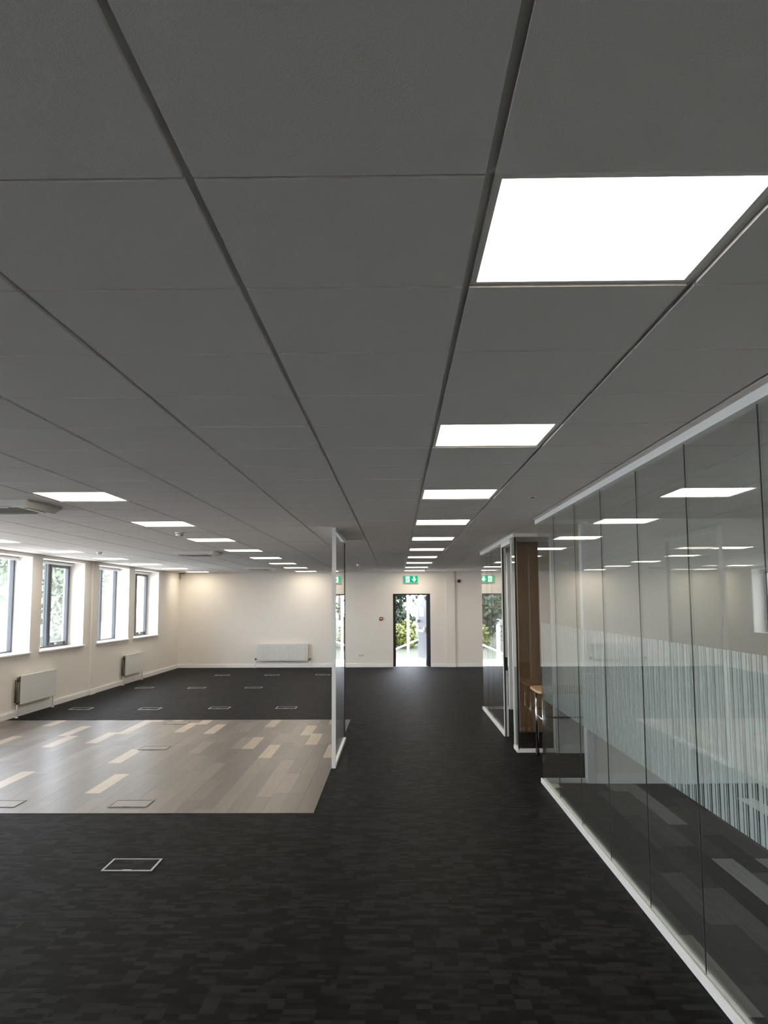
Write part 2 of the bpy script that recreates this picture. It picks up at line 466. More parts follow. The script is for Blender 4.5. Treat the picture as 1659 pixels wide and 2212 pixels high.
# windows -------------------------------------------------------------
for n_, (a, b) in enumerate(WIN):
    xi = XL - REV                                   # inner face of the frame
    wobj = tag(MB().box(xi - 0.07, xi, a, b, WZ0, WZ0 + 0.05).box(xi - 0.07, xi, a, b, WZ1 - 0.05, WZ1)
               .box(xi - 0.07, xi, a, a + 0.05, WZ0 + 0.05, WZ1 - 0.05).box(xi - 0.07, xi, b - 0.05, b, WZ0 + 0.05, WZ1 - 0.05)
               .build('window_%d' % (n_ + 1), M['frame_d']), 'tall dark grey framed window in a deep white recess', None, None, 'structure')
    mid = (a + b) / 2
    B(xi - 0.07, xi + 0.004, mid - 0.05, mid + 0.05, WZ0 + 0.05, WZ1 - 0.05).build('mullion', M['frame_d'], wobj)
    B(xi - 0.042, xi - 0.030, a + 0.05, mid - 0.05, WZ0 + 0.05, WZ1 - 0.05).build('pane', M['winglass'], wobj)
    opening = (n_ % 2 == 0)
    if opening:
        y0, y1, z0, z1 = mid + 0.052, b - 0.052, WZ0 + 0.052, WZ1 - 0.052
        cs = MB().box(xi - 0.05, xi + 0.012, y0, y1, z0, z0 + 0.06).box(xi - 0.05, xi + 0.012, y0, y1, z1 - 0.06, z1)
        cs.box(xi - 0.05, xi + 0.012, y0, y0 + 0.06, z0 + 0.06, z1 - 0.06).box(xi - 0.05, xi + 0.012, y1 - 0.06, y1, z0 + 0.06, z1 - 0.06)
        co = cs.build('casement', M['frame_d'], wobj)
        B(xi - 0.03, xi - 0.018, y0 + 0.06, y1 - 0.06, z0 + 0.06, z1 - 0.06).build('pane', M['winglass'], co)
        MB().box(xi + 0.012, xi + 0.03, y0 + 0.25, y0 + 0.29, z0 + 0.01, z0 + 0.05).box(xi + 0.03, xi + 0.042, y0 + 0.20, y0 + 0.31, z0 + 0.02, z0 + 0.045).build('handle', M['steel'], co)
        MB().box(xi + 0.012, xi + 0.03, y1 - 0.16, y1 - 0.10, z0 + 0.005, z0 + 0.05).build('stay', M['frame_d'], co)
    else:
        B(xi - 0.042, xi - 0.030, mid + 0.05, b - 0.05, WZ0 + 0.05, WZ1 - 0.05).build('pane', M['winglass'], wobj)
    MB().box(XL - REV, XL + 0.001, a + 0.001, b - 0.001, WZ0, WZ0 + 0.022).box(XL + 0.001, XL + 0.045, a - 0.05, b + 0.05, WZ0, WZ0 + 0.022).build('window_sill', M['white'], wobj)
    bl = MB().tube([(xi + 0.05, a + 0.02, WZ1 - 0.035), (xi + 0.05, b - 0.02, WZ1 - 0.035)], 0.028, 12).build('roller_blind', M['white'], wobj)
    for yy_ in (a + 0.001, b - 0.021): B(xi + 0.02, xi + 0.08, yy_, yy_ + 0.02, WZ1 - 0.07, WZ1).build('bracket', M['plastic'], bl)

for n_, (a, b) in enumerate(WIN_ADDED):
    xi = XR + REV
    wobj = tag(MB().box(xi, xi + 0.07, a, b, WZ0, WZ0 + 0.05).box(xi, xi + 0.07, a, b, WZ1 - 0.05, WZ1)
               .box(xi, xi + 0.07, a, a + 0.05, WZ0 + 0.05, WZ1 - 0.05).box(xi, xi + 0.07, b - 0.05, b, WZ0 + 0.05, WZ1 - 0.05)
               .build('window_%d' % (len(WIN) + n_ + 1), M['frame_d']), 'unseen dark grey framed window added to brighten the room with dark planks', None, None, 'structure')
    for p, q in ((a + 0.05, b - 0.05),):
        B(xi + 0.030, xi + 0.042, p, q, WZ0 + 0.05, WZ1 - 0.05).build('pane', M['winglass'], wobj)
    MB().box(XR - 0.001, xi, a + 0.001, b - 0.001, WZ0, WZ0 + 0.022).box(XR - 0.045, XR - 0.001, a - 0.05, b + 0.05, WZ0, WZ0 + 0.022).build('window_sill', M['white'], wobj)

# exit door -----------------------------------------------------------
fy0, fy1 = YF + 0.05, YF + 0.17
dr = MB().box(DX0, DX0 + 0.062, fy0, fy1, 0, DZ).box(DX1 - 0.062, DX1, fy0, fy1, 0, DZ).box(DX0 + 0.062, DX1 - 0.062, fy0, fy1, DZ - 0.035, DZ)
dr.box(DX0 + 0.062, DX0 + 0.075, fy0 + 0.03, fy0 + 0.05, 0, DZ - 0.035).box(DX1 - 0.085, DX1 - 0.062, fy0 + 0.0, fy0 + 0.05, 0, DZ - 0.035)
door = tag(dr.build('door_1', M['door_d']), 'open exit door with charcoal frame and grey leaf swung outside', None, None, 'structure')
B(DX0 + 0.062, DX1 - 0.062, fy0, fy1 + 0.1, -0.02, 0.012).build('threshold', M['steel'], door)
leaf = MB().box(-0.045, 0.0, 0.0, 0.92, 0.015, 1.995).build('door_leaf', M['door_leaf'], door)
leaf.location = (DX1 - 0.066, fy1 + 0.005, 0); leaf.rotation_euler = (0, 0, math.radians(13.5))
lx = -0.045
MB().box(lx - 0.012, lx, 0.03, 0.9, 0.015, 0.20).build('kick_plate', M['steel'], leaf)
MB().box(lx - 0.055, lx, 0.06, 0.52, 1.88, 1.96).box(lx - 0.04, lx, 0.02, 0.06, 1.86, 1.92).build('door_closer', M['white'], leaf)
MB().box(lx - 0.003, lx, 0.28, 0.72, 1.40, 1.66).build('paper_notice', M['paper'], leaf)
MB().box(lx - 0.07, lx, 0.72, 0.84, 1.22, 1.30).box(lx - 0.09, lx - 0.05, 0.76, 0.92, 1.20, 1.225).build('latch', M['chrome'], leaf)
MB().box(lx - 0.05, lx, 0.04, 0.12, 0.95, 1.10).box(lx - 0.05, lx, 0.78, 0.90, 0.95, 1.10).box(lx - 0.09, lx - 0.045, 0.06, 0.9, 0.96, 1.02).build('push_bar', M['white'], leaf)
MB().box(DX0 + 0.062, DX0 + 0.066, fy0 + 0.03, fy0 + 0.07, 0.95, 1.12).build('strike_plate', M['steel'], door)

# ================================================================== GLAZED PARTITIONS
GT = 0.012
def film_mesh(ya, yb, x):
    m = MB(); per = 0.105
    k0 = int(math.floor(ya / per)) - 1
    while k0 * per < yb:
        for s0, s1 in ((0.016, 0.025), (0.034, 0.057), (0.065, 0.105)):
            p, q = max(k0 * per + s0, ya + 0.004), min(k0 * per + s1, yb - 0.004)
            if q > p: m.quad((x, p, 0.83), (x, q, 0.83), (x, q, 1.60), (x, p, 1.60))
        k0 += 1
    return m
P1 = empty('glass_partition', (XG, G1, 0), 'long frameless glass partition with a frosted striped band above dark carpet', 'partition')
def wp(mb, name, mat, root, parent=None):
    # mesh given in world coordinates, parented under root (or under one of root's parts)
    L = root.location
    mb.v = [(a - L.x, b - L.y, c - L.z) for a, b, c in mb.v]
    return mb.build(name, mat, parent or root)
ZB, ZT = 0.042, 2.615
jy = [G1, 7.88, 6.95, 6.05, 5.14, 4.26, 3.38, 2.48, 1.58, 0.68, -0.22, -1.12, -2.02, -2.92]
for k in range(len(jy) - 1):
    a, b = jy[k + 1], jy[k]
    pn = wp(B(XG - GT / 2, XG + GT / 2, a + 0.002, b - 0.002, ZB - 0.01, ZT + 0.01), 'glass_pane', M['glass'], P1)
    wp(film_mesh(a, b, XG + GT / 2 + 0.001), 'frosted_film', M['film'], P1, pn)
    if k: wp(B(XG - 0.003, XG + 0.003, b - 0.002, b + 0.002, ZB, ZT), 'joint_seal', M['seal'], P1)
wp(B(XG + 0.01, 1.90, G1 - GT / 2, G1 + GT / 2, ZB - 0.01, ZT + 0.01), 'glass_pane', M['glass'], P1)
def base_track(x0, x1, y0, y1):
    m = MB()
    if y1 - y0 > x1 - x0:
        m.box(x0, x1, y0, y1, 0.0, 0.022); m.box(x0, x0 + 0.016, y0, y1, 0.022, 0.042); m.box(x1 - 0.016, x1, y0, y1, 0.022, 0.042)
    else:
        m.box(x0, x1, y0, y1, 0.0, 0.022); m.box(x0, x1, y0, y0 + 0.016, 0.022, 0.042); m.box(x0, x1, y1 - 0.016, y1, 0.022, 0.042)
    return m
wp(base_track(XG - 0.025, XG + 0.025, jy[-1], G1 + 0.025), 'base_track', M['alu_w'], P1)
wp(base_track(XG + 0.025, 1.90, G1 - 0.025, G1 + 0.025), 'base_track', M['alu_w'], P1)
wp(B(XG - 0.025, XG + 0.025, jy[-1], G1 + 0.025, ZT, CE), 'top_track', M['alu_w'], P1)
wp(B(XG + 0.025, 1.90, G1 - 0.025, G1 + 0.025, ZT, CE), 'top_track', M['alu_w'], P1)

P2 = empty('glass_partition', (XG, G2, 0), 'shorter glass partition with an open doorway beside the wooden table', 'partition')
ya, yb = 10.80, 11.67
wp(B(XG - GT / 2, XG + GT / 2, G2 + 0.01, ya - 0.01, ZB - 0.01, ZT + 0.01), 'glass_pane', M['glass'], P2)
jj = [yb + 0.04, 13.14, 13.88, G3]
for k in range(3):
    wp(B(XG - GT / 2, XG + GT / 2, jj[k] + 0.002, jj[k + 1] - 0.002, ZB - 0.01, ZT + 0.01), 'glass_pane', M['glass'], P2)
    if k: wp(B(XG - 0.003, XG + 0.003, jj[k] - 0.002, jj[k] + 0.002, ZB, ZT), 'joint_seal', M['seal'], P2)
wp(B(XG + 0.01, 1.90, G2 - GT / 2, G2 + GT / 2, ZB - 0.01, ZT + 0.01), 'glass_pane', M['glass'], P2)
wp(B(XG + 0.01, 1.90, G3 - GT / 2, G3 + GT / 2, ZB - 0.01, ZT + 0.01), 'glass_pane', M['glass'], P2)
wp(base_track(XG - 0.025, XG + 0.025, G2 - 0.025, ya - 0.03), 'base_track', M['alu_w'], P2)
wp(base_track(XG - 0.025, XG + 0.025, yb + 0.03, G3 + 0.025), 'base_track', M['alu_w'], P2)
wp(base_track(XG + 0.025, 1.90, G2 - 0.025, G2 + 0.025), 'base_track', M['alu_w'], P2)
wp(base_track(XG + 0.025, 1.90, G3 - 0.025, G3 + 0.025), 'base_track', M['alu_w'], P2)
wp(B(XG - 0.025, XG + 0.025, G2 - 0.025, G3 + 0.025, ZT, CE), 'top_track', M['alu_w'], P2)
wp(B(XG + 0.025, 1.90, G2 - 0.025, G2 + 0.025, ZT, CE), 'top_track', M['alu_w'], P2)
wp(B(XG + 0.025, 1.90, G3 - 0.025, G3 + 0.025, ZT, CE), 'top_track', M['alu_w'], P2)
wp(B(XG - 0.008, XG + 0.010, G2 - 0.008, G2 + 0.010, ZB, ZT), 'corner_seal', M['black'], P2)
wp(B(XG - 0.014, XG + 0.014, ya - 0.03, ya, 0, ZT), 'door_jamb', M['alu_w'], P2)
dj = wp(B(XG - 0.022, XG + 0.036, yb, yb + 0.04, 0, ZT), 'door_jamb', M['alu_w'], P2)
wp(MB().box(XG - 0.012, XG + 0.004, yb - 0.008, yb, 0, ZT - 0.06), 'door_seal', M['black'], P2, dj)
wp(MB().box(XG + 0.005, XG + 0.034, yb - 0.004, yb, 0.88, 1.06), 'strike_plate', M['black'], P2, dj)
wp(B(XG - 0.022, XG + 0.036, ya, yb, ZT - 0.06, ZT), 'door_head', M['alu_w'], P2)

S1 = empty('glass_screen', (-0.71, 9.5, 0), 'narrow full-height glass screen with white end post at the edge of the plank floor', 'screen')
sy0, sy1 = 9.50, 11.40
wp(B(-0.732, -0.688, sy0, sy0 + 0.045, 0, CE), 'end_post', M['alu_w'], S1)
wp(B(-0.716, -0.704, sy0 + 0.04, sy1 - 0.02, ZB - 0.01, ZT), 'glass_pane', M['glass'], S1)
wp(base_track(-0.732, -0.688, sy0 + 0.045, sy1), 'base_track', M['alu_w'], S1)
wp(B(-0.732, -0.688, sy0 + 0.045, sy1, CE - 0.045, CE), 'top_track', M['alu_w'], S1)
ep = wp(B(-0.722, -0.698, sy1 - 0.022, sy1, ZB, CE - 0.045), 'edge_channel', M['steel'], S1)
wp(B(-0.7225, -0.6975, sy1 - 0.030, sy1 - 0.022, ZB, CE - 0.045), 'edge_seal', M['black'], S1)

# wood-faced wall inside the second glazed room
WW = tag(B(1.71, 3.60, 12.02, 12.12, 0, CE).build('wooden_wall', M['walnut']), 'tall brown wood-faced wall standing behind the glass corner', 'wall panel')
for k in range(4):
    B(1.71 + 0.4725 * k + 0.002, 1.71 + 0.4725 * (k + 1) - 0.002, 12.002, 12.02, 0.03, CE - 0.005).build('veneer_panel', M['walnut'], WW)

# ================================================================== CEILING FITTINGS
LROW = {5: 'in the unseen row added past the glass rooms', 0: 'in the row leading to the exit door', -5: 'in the middle row', -10: 'in the row beside the windows'}
LSHORT = {5: 'in the unseen row added past the glass rooms', 0: 'in the exit door row', -5: 'in the middle row', -10: 'in the window row'}
protoL = None
for col_ in (0, -5, -10, 5):
    for k in range(9, 5 if col_ == 5 else -2, -1):
        j = 1 + 4 * k
        cx, cy = GX + (col_ + 0.5) * T, GY + (j - 0.5) * TY
        if protoL is None:
            h_ = 0.2895
            protoL = empty('ceiling_light', (0, 0, 0))
            fm = MB()
            for a in ((-h_, h_, -h_, -h_ + 0.016), (-h_, h_, h_ - 0.016, h_), (-h_, -h_ + 0.016, -h_ + 0.016, h_ - 0.016), (h_ - 0.016, h_, -h_ + 0.016, h_ - 0.016)):
                fm.box(a[0], a[1], a[2], a[3], -0.007, 0.0)
            fm.build('light_frame', M['frame_w'], protoL)
            g_ = h_ - 0.016
            B(-g_, g_, -g_, g_, -0.004, 0.0).build('diffuser', M['panel'], protoL)
            o = protoL
        else:
            o = copy_tree(protoL)
        o.location = (cx, cy, CE + 0.011)
        tag(o, 'square LED panel light, %s from the end wall %s' % (ORD[10 - k], LSHORT[col_]), 'ceiling light', 'LED panel lights ' + LROW[col_])

def cassette(x, y, label):
    e = empty('air_conditioner', (x, y, CE - 0.05), label, 'air conditioner', 'ceiling air conditioner cassettes')
    h_ = 0.36
    fm = MB()
    n0 = [(-h_, -h_, 0.05), (h_, -h_, 0.05), (h_, h_, 0.05), (-h_, h_, 0.05)]
    q = h_ - 0.05
    n1 = [(-q, -q, 0.0), (q, -q, 0.0), (q, q, 0.0), (-q, q, 0.0)]
    r_ = 0.225
    n2 = [(-r_, -r_, 0.0), (r_, -r_, 0.0), (r_, r_, 0.0), (-r_, r_, 0.0)]
    fm.v = n0 + n1 + n2
    for i in range(4):
        jn = (i + 1) % 4
        fm.f.append((i, 4 + i, 4 + jn, jn)); fm.f.append((4 + i, 8 + i, 8 + jn, 4 + jn)); fm.sm += [False, False]
    fm.f.append((0, 1, 2, 3)); fm.sm.append(False)
    fm.build('fascia', M['ac'], e)
    gr = MB().box(-r_, r_, -r_, r_, 0.004, 0.02)
    go = gr.build('grille', M['ac_d'], e)
    sl = MB()
    for k in range(9):
        yy = -r_ + 0.03 + k * 0.047
        sl.box(-r_ + 0.01, r_ - 0.01, yy, yy + 0.012, -0.002, 0.004)
    tag(sl.build('grille_louvre', M['ac_d'], go), kind='stuff')
    for sx_, sy_ in ((1, 0), (-1, 0), (0, 1), (0, -1)):
        cxx, cyy = sx_ * 0.265, sy_ * 0.265
        hx, hy = (0.022, 0.18) if sx_ else (0.18, 0.022)
        sl_ = B(cxx - hx, cxx + hx, cyy - hy, cyy + hy, -0.001, 0.002).build('air_slot', M['black'], e)
        fl = (0.014, 0.17) if sx_ else (0.17, 0.014)
        ox, oy = cxx + sx_ * 0.012, cyy + sy_ * 0.012
        B(ox - fl[0], ox + fl[0], oy - fl[1], oy + fl[1], -0.009, -0.004).build('flap', M['ac'], sl_)
    return e
cassette(-3.35, 20.55, 'ceiling air conditioner cassette nearest the end wall')
cassette(-3.35, 14.08, 'middle ceiling air conditioner cassette, between the panel light rows')
cassette(-3.35, 7.08, 'ceiling air conditioner cassette farthest from the end wall')

def detector(x, y, label, dia=0.055, drop=0.05):
    e = empty('smoke_detector', (x, y, CE), label, 'smoke detector')
    MB().tube([(0, 0, 0), (0, 0, -0.014)], dia, 18).build('base', M['plastic'], e)
    MB().tube([(0, 0, -0.014), (0, 0, -0.03), (0, 0, -drop * 0.9), (0, 0, -drop)], [dia * .72, dia * .9, dia * .8, dia * .45], 18).build('sensor_head', M['plastic'], e)
    return e
detector(-2.60, 10.02, 'white dome smoke detector between two panel lights of the middle row')
detector(-4.94, 13.89, 'low white smoke detector near the window row of panel lights', 0.05, 0.03)
detector(-0.86, 18.9, 'small white smoke detector on the ceiling beyond the glass screen', 0.05, 0.05)
sp = empty('ceiling_sensor', (1.10, 6.77, CE), 'small dark-slotted sensor in the ceiling beside the glass partition', 'sensor')
MB().tube([(0, 0, 0), (0, 0, -0.006)], 0.028, 16).build('rim', M['plastic'], sp)
MB().tube([(0, 0, -0.006), (0, 0, -0.009)], 0.018, 14).build('lens', M['black'], sp)

# ================================================================== END WALL FITTINGS
# exit sign
ES = empty('exit_sign', (0.385, YF, 2.335), 'green lit emergency exit sign with running figure above the exit door', 'exit sign')
MB().box(-0.205, 0.205, -0.05, 0, 0.0, 0.215).build('housing', M['sign_body'], ES)
face = MB().box(-0.193, 0.193, -0.054, -0.05, 0.018, 0.203).build('sign_face', M['green_sign'], ES)
MB().box(-0.14, -0.03, -0.057, -0.054, 0.03, 0.19).build('doorway_symbol', M['white_sign'], face)
man = MB()
def bar(p, q, t):
    (x0, z0), (x1, z1) = p, q
    dx, dz = x1 - x0, z1 - z0; l = math.hypot(dx, dz); nx, nz = -dz / l * t, dx / l * t
    man.prism([(x0 + nx, z0 + nz), (x0 - nx, z0 - nz), (x1 - nx, z1 - nz), (x1 + nx, z1 + nz)], lambda a, b: (a, -0.057, b), lambda a, b: (a, -0.059, b))
bar((-0.085, 0.085), (-0.078, 0.135), 0.011); bar((-0.085, 0.09), (-0.062, 0.065), 0.007); bar((-0.062, 0.065), (-0.066, 0.04), 0.006)
bar((-0.085, 0.09), (-0.103, 0.065), 0.007); bar((-0.103, 0.065), (-0.123, 0.068), 0.006)
bar((-0.078, 0.13), (-0.055, 0.115), 0.005); bar((-0.08, 0.13), (-0.108, 0.118), 0.005)
man.prism([(-0.072 + 0.011 * math.cos(t * 0.785), 0.157 + 0.011 * math.sin(t * 0.785)) for t in range(8)], lambda a, b: (a, -0.057, b), lambda a, b: (a, -0.059, b))
man.build('running_figure', M['green_sign'], face)
MB().prism([(0.075, 0.185), (0.075, 0.115), (0.035, 0.115), (0.10, 0.035), (0.165, 0.115), (0.125, 0.115), (0.125, 0.185)], lambda a, b: (a, -0.054, b), lambda a, b: (a, -0.057, b)).build('down_arrow', M['white_sign'], face)

cp = empty('fire_call_point', (-0.45, YF, 1.30), 'red fire alarm call point on the end wall beside the exit door', 'alarm')
MB().cbox(-0.045, 0.045, -0.05, 0, 0, 0.09, 0.006).build('case', M['red'], cp)
MB().box(-0.026, 0.026, -0.053, -0.05, 0.034, 0.064).build('break_glass', M['white'], cp)
so = empty('wall_socket', (-1.01, YF, 0.29), 'white double wall socket low on the end wall beside the glass screen', 'socket')
MB().cbox(-0.073, 0.073, -0.012, 0, 0, 0.086, 0.003).build('plate', M['plastic'], so)
for sx_ in (-0.035, 0.035):
    MB().box(sx_ - 0.022, sx_ + 0.022, -0.014, -0.012, 0.02, 0.055).build('outlet', M['sign_body'], so)
bl = empty('fire_sounder', (1.755, YF, 2.39), 'round dark red fire alarm sounder on the end wall beside the pilaster', 'alarm')
MB().tube([(0, 0, 0), (0, -0.03, 0)], 0.05, 20).build('base', M['darkred'], bl)
MB().tube([(0, -0.03, 0), (0, -0.05, 0), (0, -0.065, 0)], [0.045, 0.045, 0.03], 20).build('horn', M['darkred'], bl)
cs = empty('corner_sensor', (XL + 0.07, YF - 0.05, CE - 0.09), 'small alarm sensor with dark bracket in the ceiling corner by the windows', 'sensor')
MB().cbox(-0.03, 0.03, -0.025, 0.03, 0.0, 0.06, 0.006).build('sensor_body', M['plastic'], cs)
MB().tube([(-0.03, 0.03, 0.075), (0.10, 0.03, 0.083)], 0.007, 8).tube([(-0.045, 0.035, 0.08), (-0.045, 0.035, -0.09)], 0.006, 8).build('cable', M['cable'], cs)

# ================================================================== RADIATORS
def ribbed(x0, x1, z0, z1, y, depth, n):
    m = MB(); w_ = (x1 - x0) / n
    pts = []
    for k in range(n):
        a = x0 + k * w_
        pts += [(a, y), (a + w_ * 0.18, y - depth), (a + w_ * 0.72, y - depth), (a + w_ * 0.9, y)]
    pts.append((x1, y))
    for i in range(len(pts) - 1):
        (a, b), (c, d) = pts[i], pts[i + 1]
        m.quad((a, b, z0), (c, d, z0), (c, d, z1), (a, b, z1))
    return m
R = empty('radiator', (-3.21, YF, 0.19), 'ribbed white panel radiator on the end wall', 'radiator')
MB().box(-0.71, 0.71, -0.10, -0.085, 0.0, 0.46).box(-0.70, 0.70, -0.055, -0.04, 0.0, 0.46).build('panels', M['rad'], R)
ribbed(-0.70, 0.70, 0.03, 0.43, -0.1002, 0.009, 42).build('ribs', M['rad'], R)
MB().box(-0.712, 0.712, -0.106, -0.034, 0.455, 0.468).build('top_grille', M['rad'], R)
for bx_ in (-0.58, 0.58): B(bx_ - 0.02, bx_ + 0.02, -0.04, -0.001, 0.05, 0.42).build('bracket', M['rad'], R)
for s in (-1, 1):
    v = MB().tube([(s * 0.71, -0.07, 0.045), (s * 0.765, -0.07, 0.045)], 0.012, 10).tube([(s * 0.765, -0.07, 0.015), (s * 0.765, -0.07, 0.075)], 0.016, 10).build('valve', M['brass'], R)
    MB().tube([(s * 0.765, -0.07, 0.075), (s * 0.765, -0.07, 0.115)], [0.02, 0.017], 12).build('valve_cap', M['white'], v)
    MB().tube([(s * 0.765, -0.07, 0.015), (s * 0.765, -0.07, -0.19)], 0.009, 10).tube([(s * 0.765, -0.07, -0.18), (s * 0.765, -0.07, -0.19)], 0.022, 12).build('pipe', M['white'], R)

def side_radiator(y0, y1, label):
    R = empty('radiator', (XL, (y0 + y1) / 2, 0.20), label, 'radiator')
    h_ = (y1 - y0) / 2
    MB().cbox(0.085, 0.105, -h_, h_, 0.0, 0.45, 0.004).build('front_panel', M['rad'], R)
    MB().box(0.035, 0.05, -h_ + 0.01, h_ - 0.01, 0.0, 0.45).build('rear_panel', M['rad'], R)
    MB().box(0.03, 0.106, -h_ + 0.002, h_ - 0.002, 0.445, 0.457).build('top_grille', M['rad'], R)
    for by_ in (-h_ * 0.68, h_ * 0.68): B(0.001, 0.036, by_ - 0.02, by_ + 0.02, 0.05, 0.4).build('bracket', M['rad'], R)
    for z in (0.04, 0.40):
        v = MB().tube([(0.07, -h_, z), (0.07, -h_ - 0.06, z)], 0.013, 10).tube([(0.07, -h_ - 0.06, z - 0.03), (0.07, -h_ - 0.06, z + 0.035)], 0.018, 10).build('valve', M['brass'], R)
    MB().tube([(0.035, -h_ - 0.06, 0.40), (0.035, -h_ - 0.06, 0.04)], 0.012, 10).tube([(0.07, -h_ - 0.06, 0.38), (0.07, -h_ - 0.06, 0.06)], 0.008, 10).build('feed_pipe', M['brass'], R)
    for yy in (-h_ - 0.06, h_ - 0.06):
        MB().tube([(0.07, yy, 0.03), (0.07, yy, -0.20)], 0.010, 10).tube([(0.07, yy, -0.185), (0.07, yy, -0.20)], [0.014, 0.032], 12).build('pipe', M['white'], R)
side_radiator(13.70, 15.12, 'flat white radiator under the windows beside the plank floor')
side_radiator(18.97, 20.36, 'flat white radiator under the pair of windows nearest the end wall')

# ================================================================== FLOOR BOXES
fb_protos = {}
def floor_box(x, y, kind, label, group=None):
    wv, dv = 0.175, 0.135
    if kind not in fb_protos:
        e = empty('floor_box', (0, 0, 0))
        tr = MB()
        t = 0.014
        for a in ((-wv, wv, -dv, -dv + t), (-wv, wv, dv - t, dv), (-wv, -wv + t, -dv + t, dv - t), (wv - t, wv, -dv + t, dv - t)):
            tr.box(*a, 0.0, 0.006)
        tr.build('trim_frame', M['boxtrim'] if kind == 'carpet' else M['boxtrim_d'], e)
        B(-wv + t, wv - t, -dv + t, dv - t, 0.0, 0.0035).build('lid', M['carpet'] if kind == 'carpet' else SH[3], e)
        B(-0.03, 0.03, -dv + 0.003, -dv + 0.015, 0.006, 0.008).build('lift_tab', M['steel'] if kind == 'carpet' else M['boxtrim_d'], e)
        fb_protos[kind] = e; o = e
    else:
        o = copy_tree(fb_protos[kind])
    o.location = (x, y, 0.0 if kind == 'carpet' else 0.004)
    return tag(o, label, 'floor box', group)
floor_box(-1.86, 6.08, 'carpet', 'silver-trimmed floor box alone in the dark carpet in front of the planks')
for x, y, l in ((-2.43, 7.86, 'grey-trimmed floor box at the plank edge facing the lone carpet box, farther from the windows'),
                (-3.62, 7.86, 'grey-trimmed floor box at the plank edge facing the lone carpet box, nearer the windows'),
                (-3.06, 10.80, 'grey-trimmed floor box in the middle of the plank floor'),
                (-3.35, 13.0, 'grey-trimmed floor box at the plank edge nearest the end wall')):
    floor_box(x, y, 'plank', l, 'floor boxes in the plank floor')
for rowname, row in (('nearest the planks', ((-5.49, 14.80), (-4.28, 14.76), (-3.09, 14.84), (-1.93, 14.84))),
                     ('midway to the end wall', ((-5.45, 18.35), (-4.31, 18.30), (-3.09, 18.32))),
                     ('nearest the end wall', ((-4.4, 21.4), (-3.15, 21.40), (-1.88, 21.46)))):
    for n_, (x, y) in enumerate(row):
        floor_box(x, y, 'carpet', 'silver-trimmed floor box, %s from the windows in the row %s' % (ORD[n_ + 1], rowname), 'floor boxes in the far carpet')

# ================================================================== TABLE
TB = empty('folding_table', (2.41, 10.04, 0), 'light wood folding table with chrome legs on casters between the glass rooms', 'table')
def rounded(x0, x1, y0, y1, r, n=6):
    p = []
    for cx, cy, a0 in ((x1 - r, y1 - r, 0), (x0 + r, y1 - r, 90), (x0 + r, y0 + r, 180), (x1 - r, y0 + r, 270)):
        for k in range(n + 1):
            t = math.radians(a0 + 90 * k / n); p.append((cx + r * math.cos(t), cy + r * math.sin(t)))
    return p
MB().prism(rounded(-0.82, 0.82, -0.36, 0.36, 0.11), lambda a, b: (a, b, 0.778), lambda a, b: (a, b, 0.803)).build('table_top', M['beech'], TB)
for sx_ in (-0.75, 0.75):
    for sy_ in (-0.24, 0.24):
        lg = MB().tube([(sx_, sy_, 0.778), (sx_, sy_, 0.09)], [0.017, 0.015], 12).build('leg', M['chrome'], TB)
        MB().tube([(sx_ - 0.016, sy_, 0.04), (sx_ + 0.016, sy_, 0.04)], 0.04, 16).tube([(sx_, sy_, 0.09), (sx_, sy_, 0.05)], 0.012, 8).build('caster', M['black'], lg)
    MB().tube([(sx_, -0.24, 0.47), (sx_, 0.24, 0.47)], 0.011, 10).build('cross_bar', M['chrome'], TB)
    MB().box(sx_ - 0.02, sx_ + 0.02, -0.28, 0.28, 0.762, 0.778).build('mounting_plate', M['black'], TB)
MB().tube([(-0.75, 0.0, 0.47), (0.75, 0.0, 0.47)], 0.011, 10).build('beam', M['black'], TB)

# ================================================================== OUTSIDE
struct('landing', B(-3.5, 5.5, YF + 0.22, 27.2, -0.2, -0.02), M['concrete'], 'pale concrete landing outside the exit door')
struct('ground', B(-60, 40, -20, 90, -0.5, -0.25), M['lawn'], 'pale paved ground outside the building')
bank = MB()
nx_, ny_ = 24, 20
for iy in range(ny_ + 1):
    for ix in range(nx_ + 1):
        x = -14 + 28 * ix / nx_; y = 27.2 + 20 * iy / ny_
        bank.v.append((x, y, -0.25 + 0.12 * min(iy, 10) + random.uniform(-0.06, 0.06)))
for iy in range(ny_):
    for ix in range(nx_):
        a = iy * (nx_ + 1) + ix
        bank.f.append((a, a + 1, a + nx_ + 2, a + nx_ + 1)); bank.sm.append(True)
struct('bank', bank, M['grass'], 'rough grassy bank rising beyond the landing')

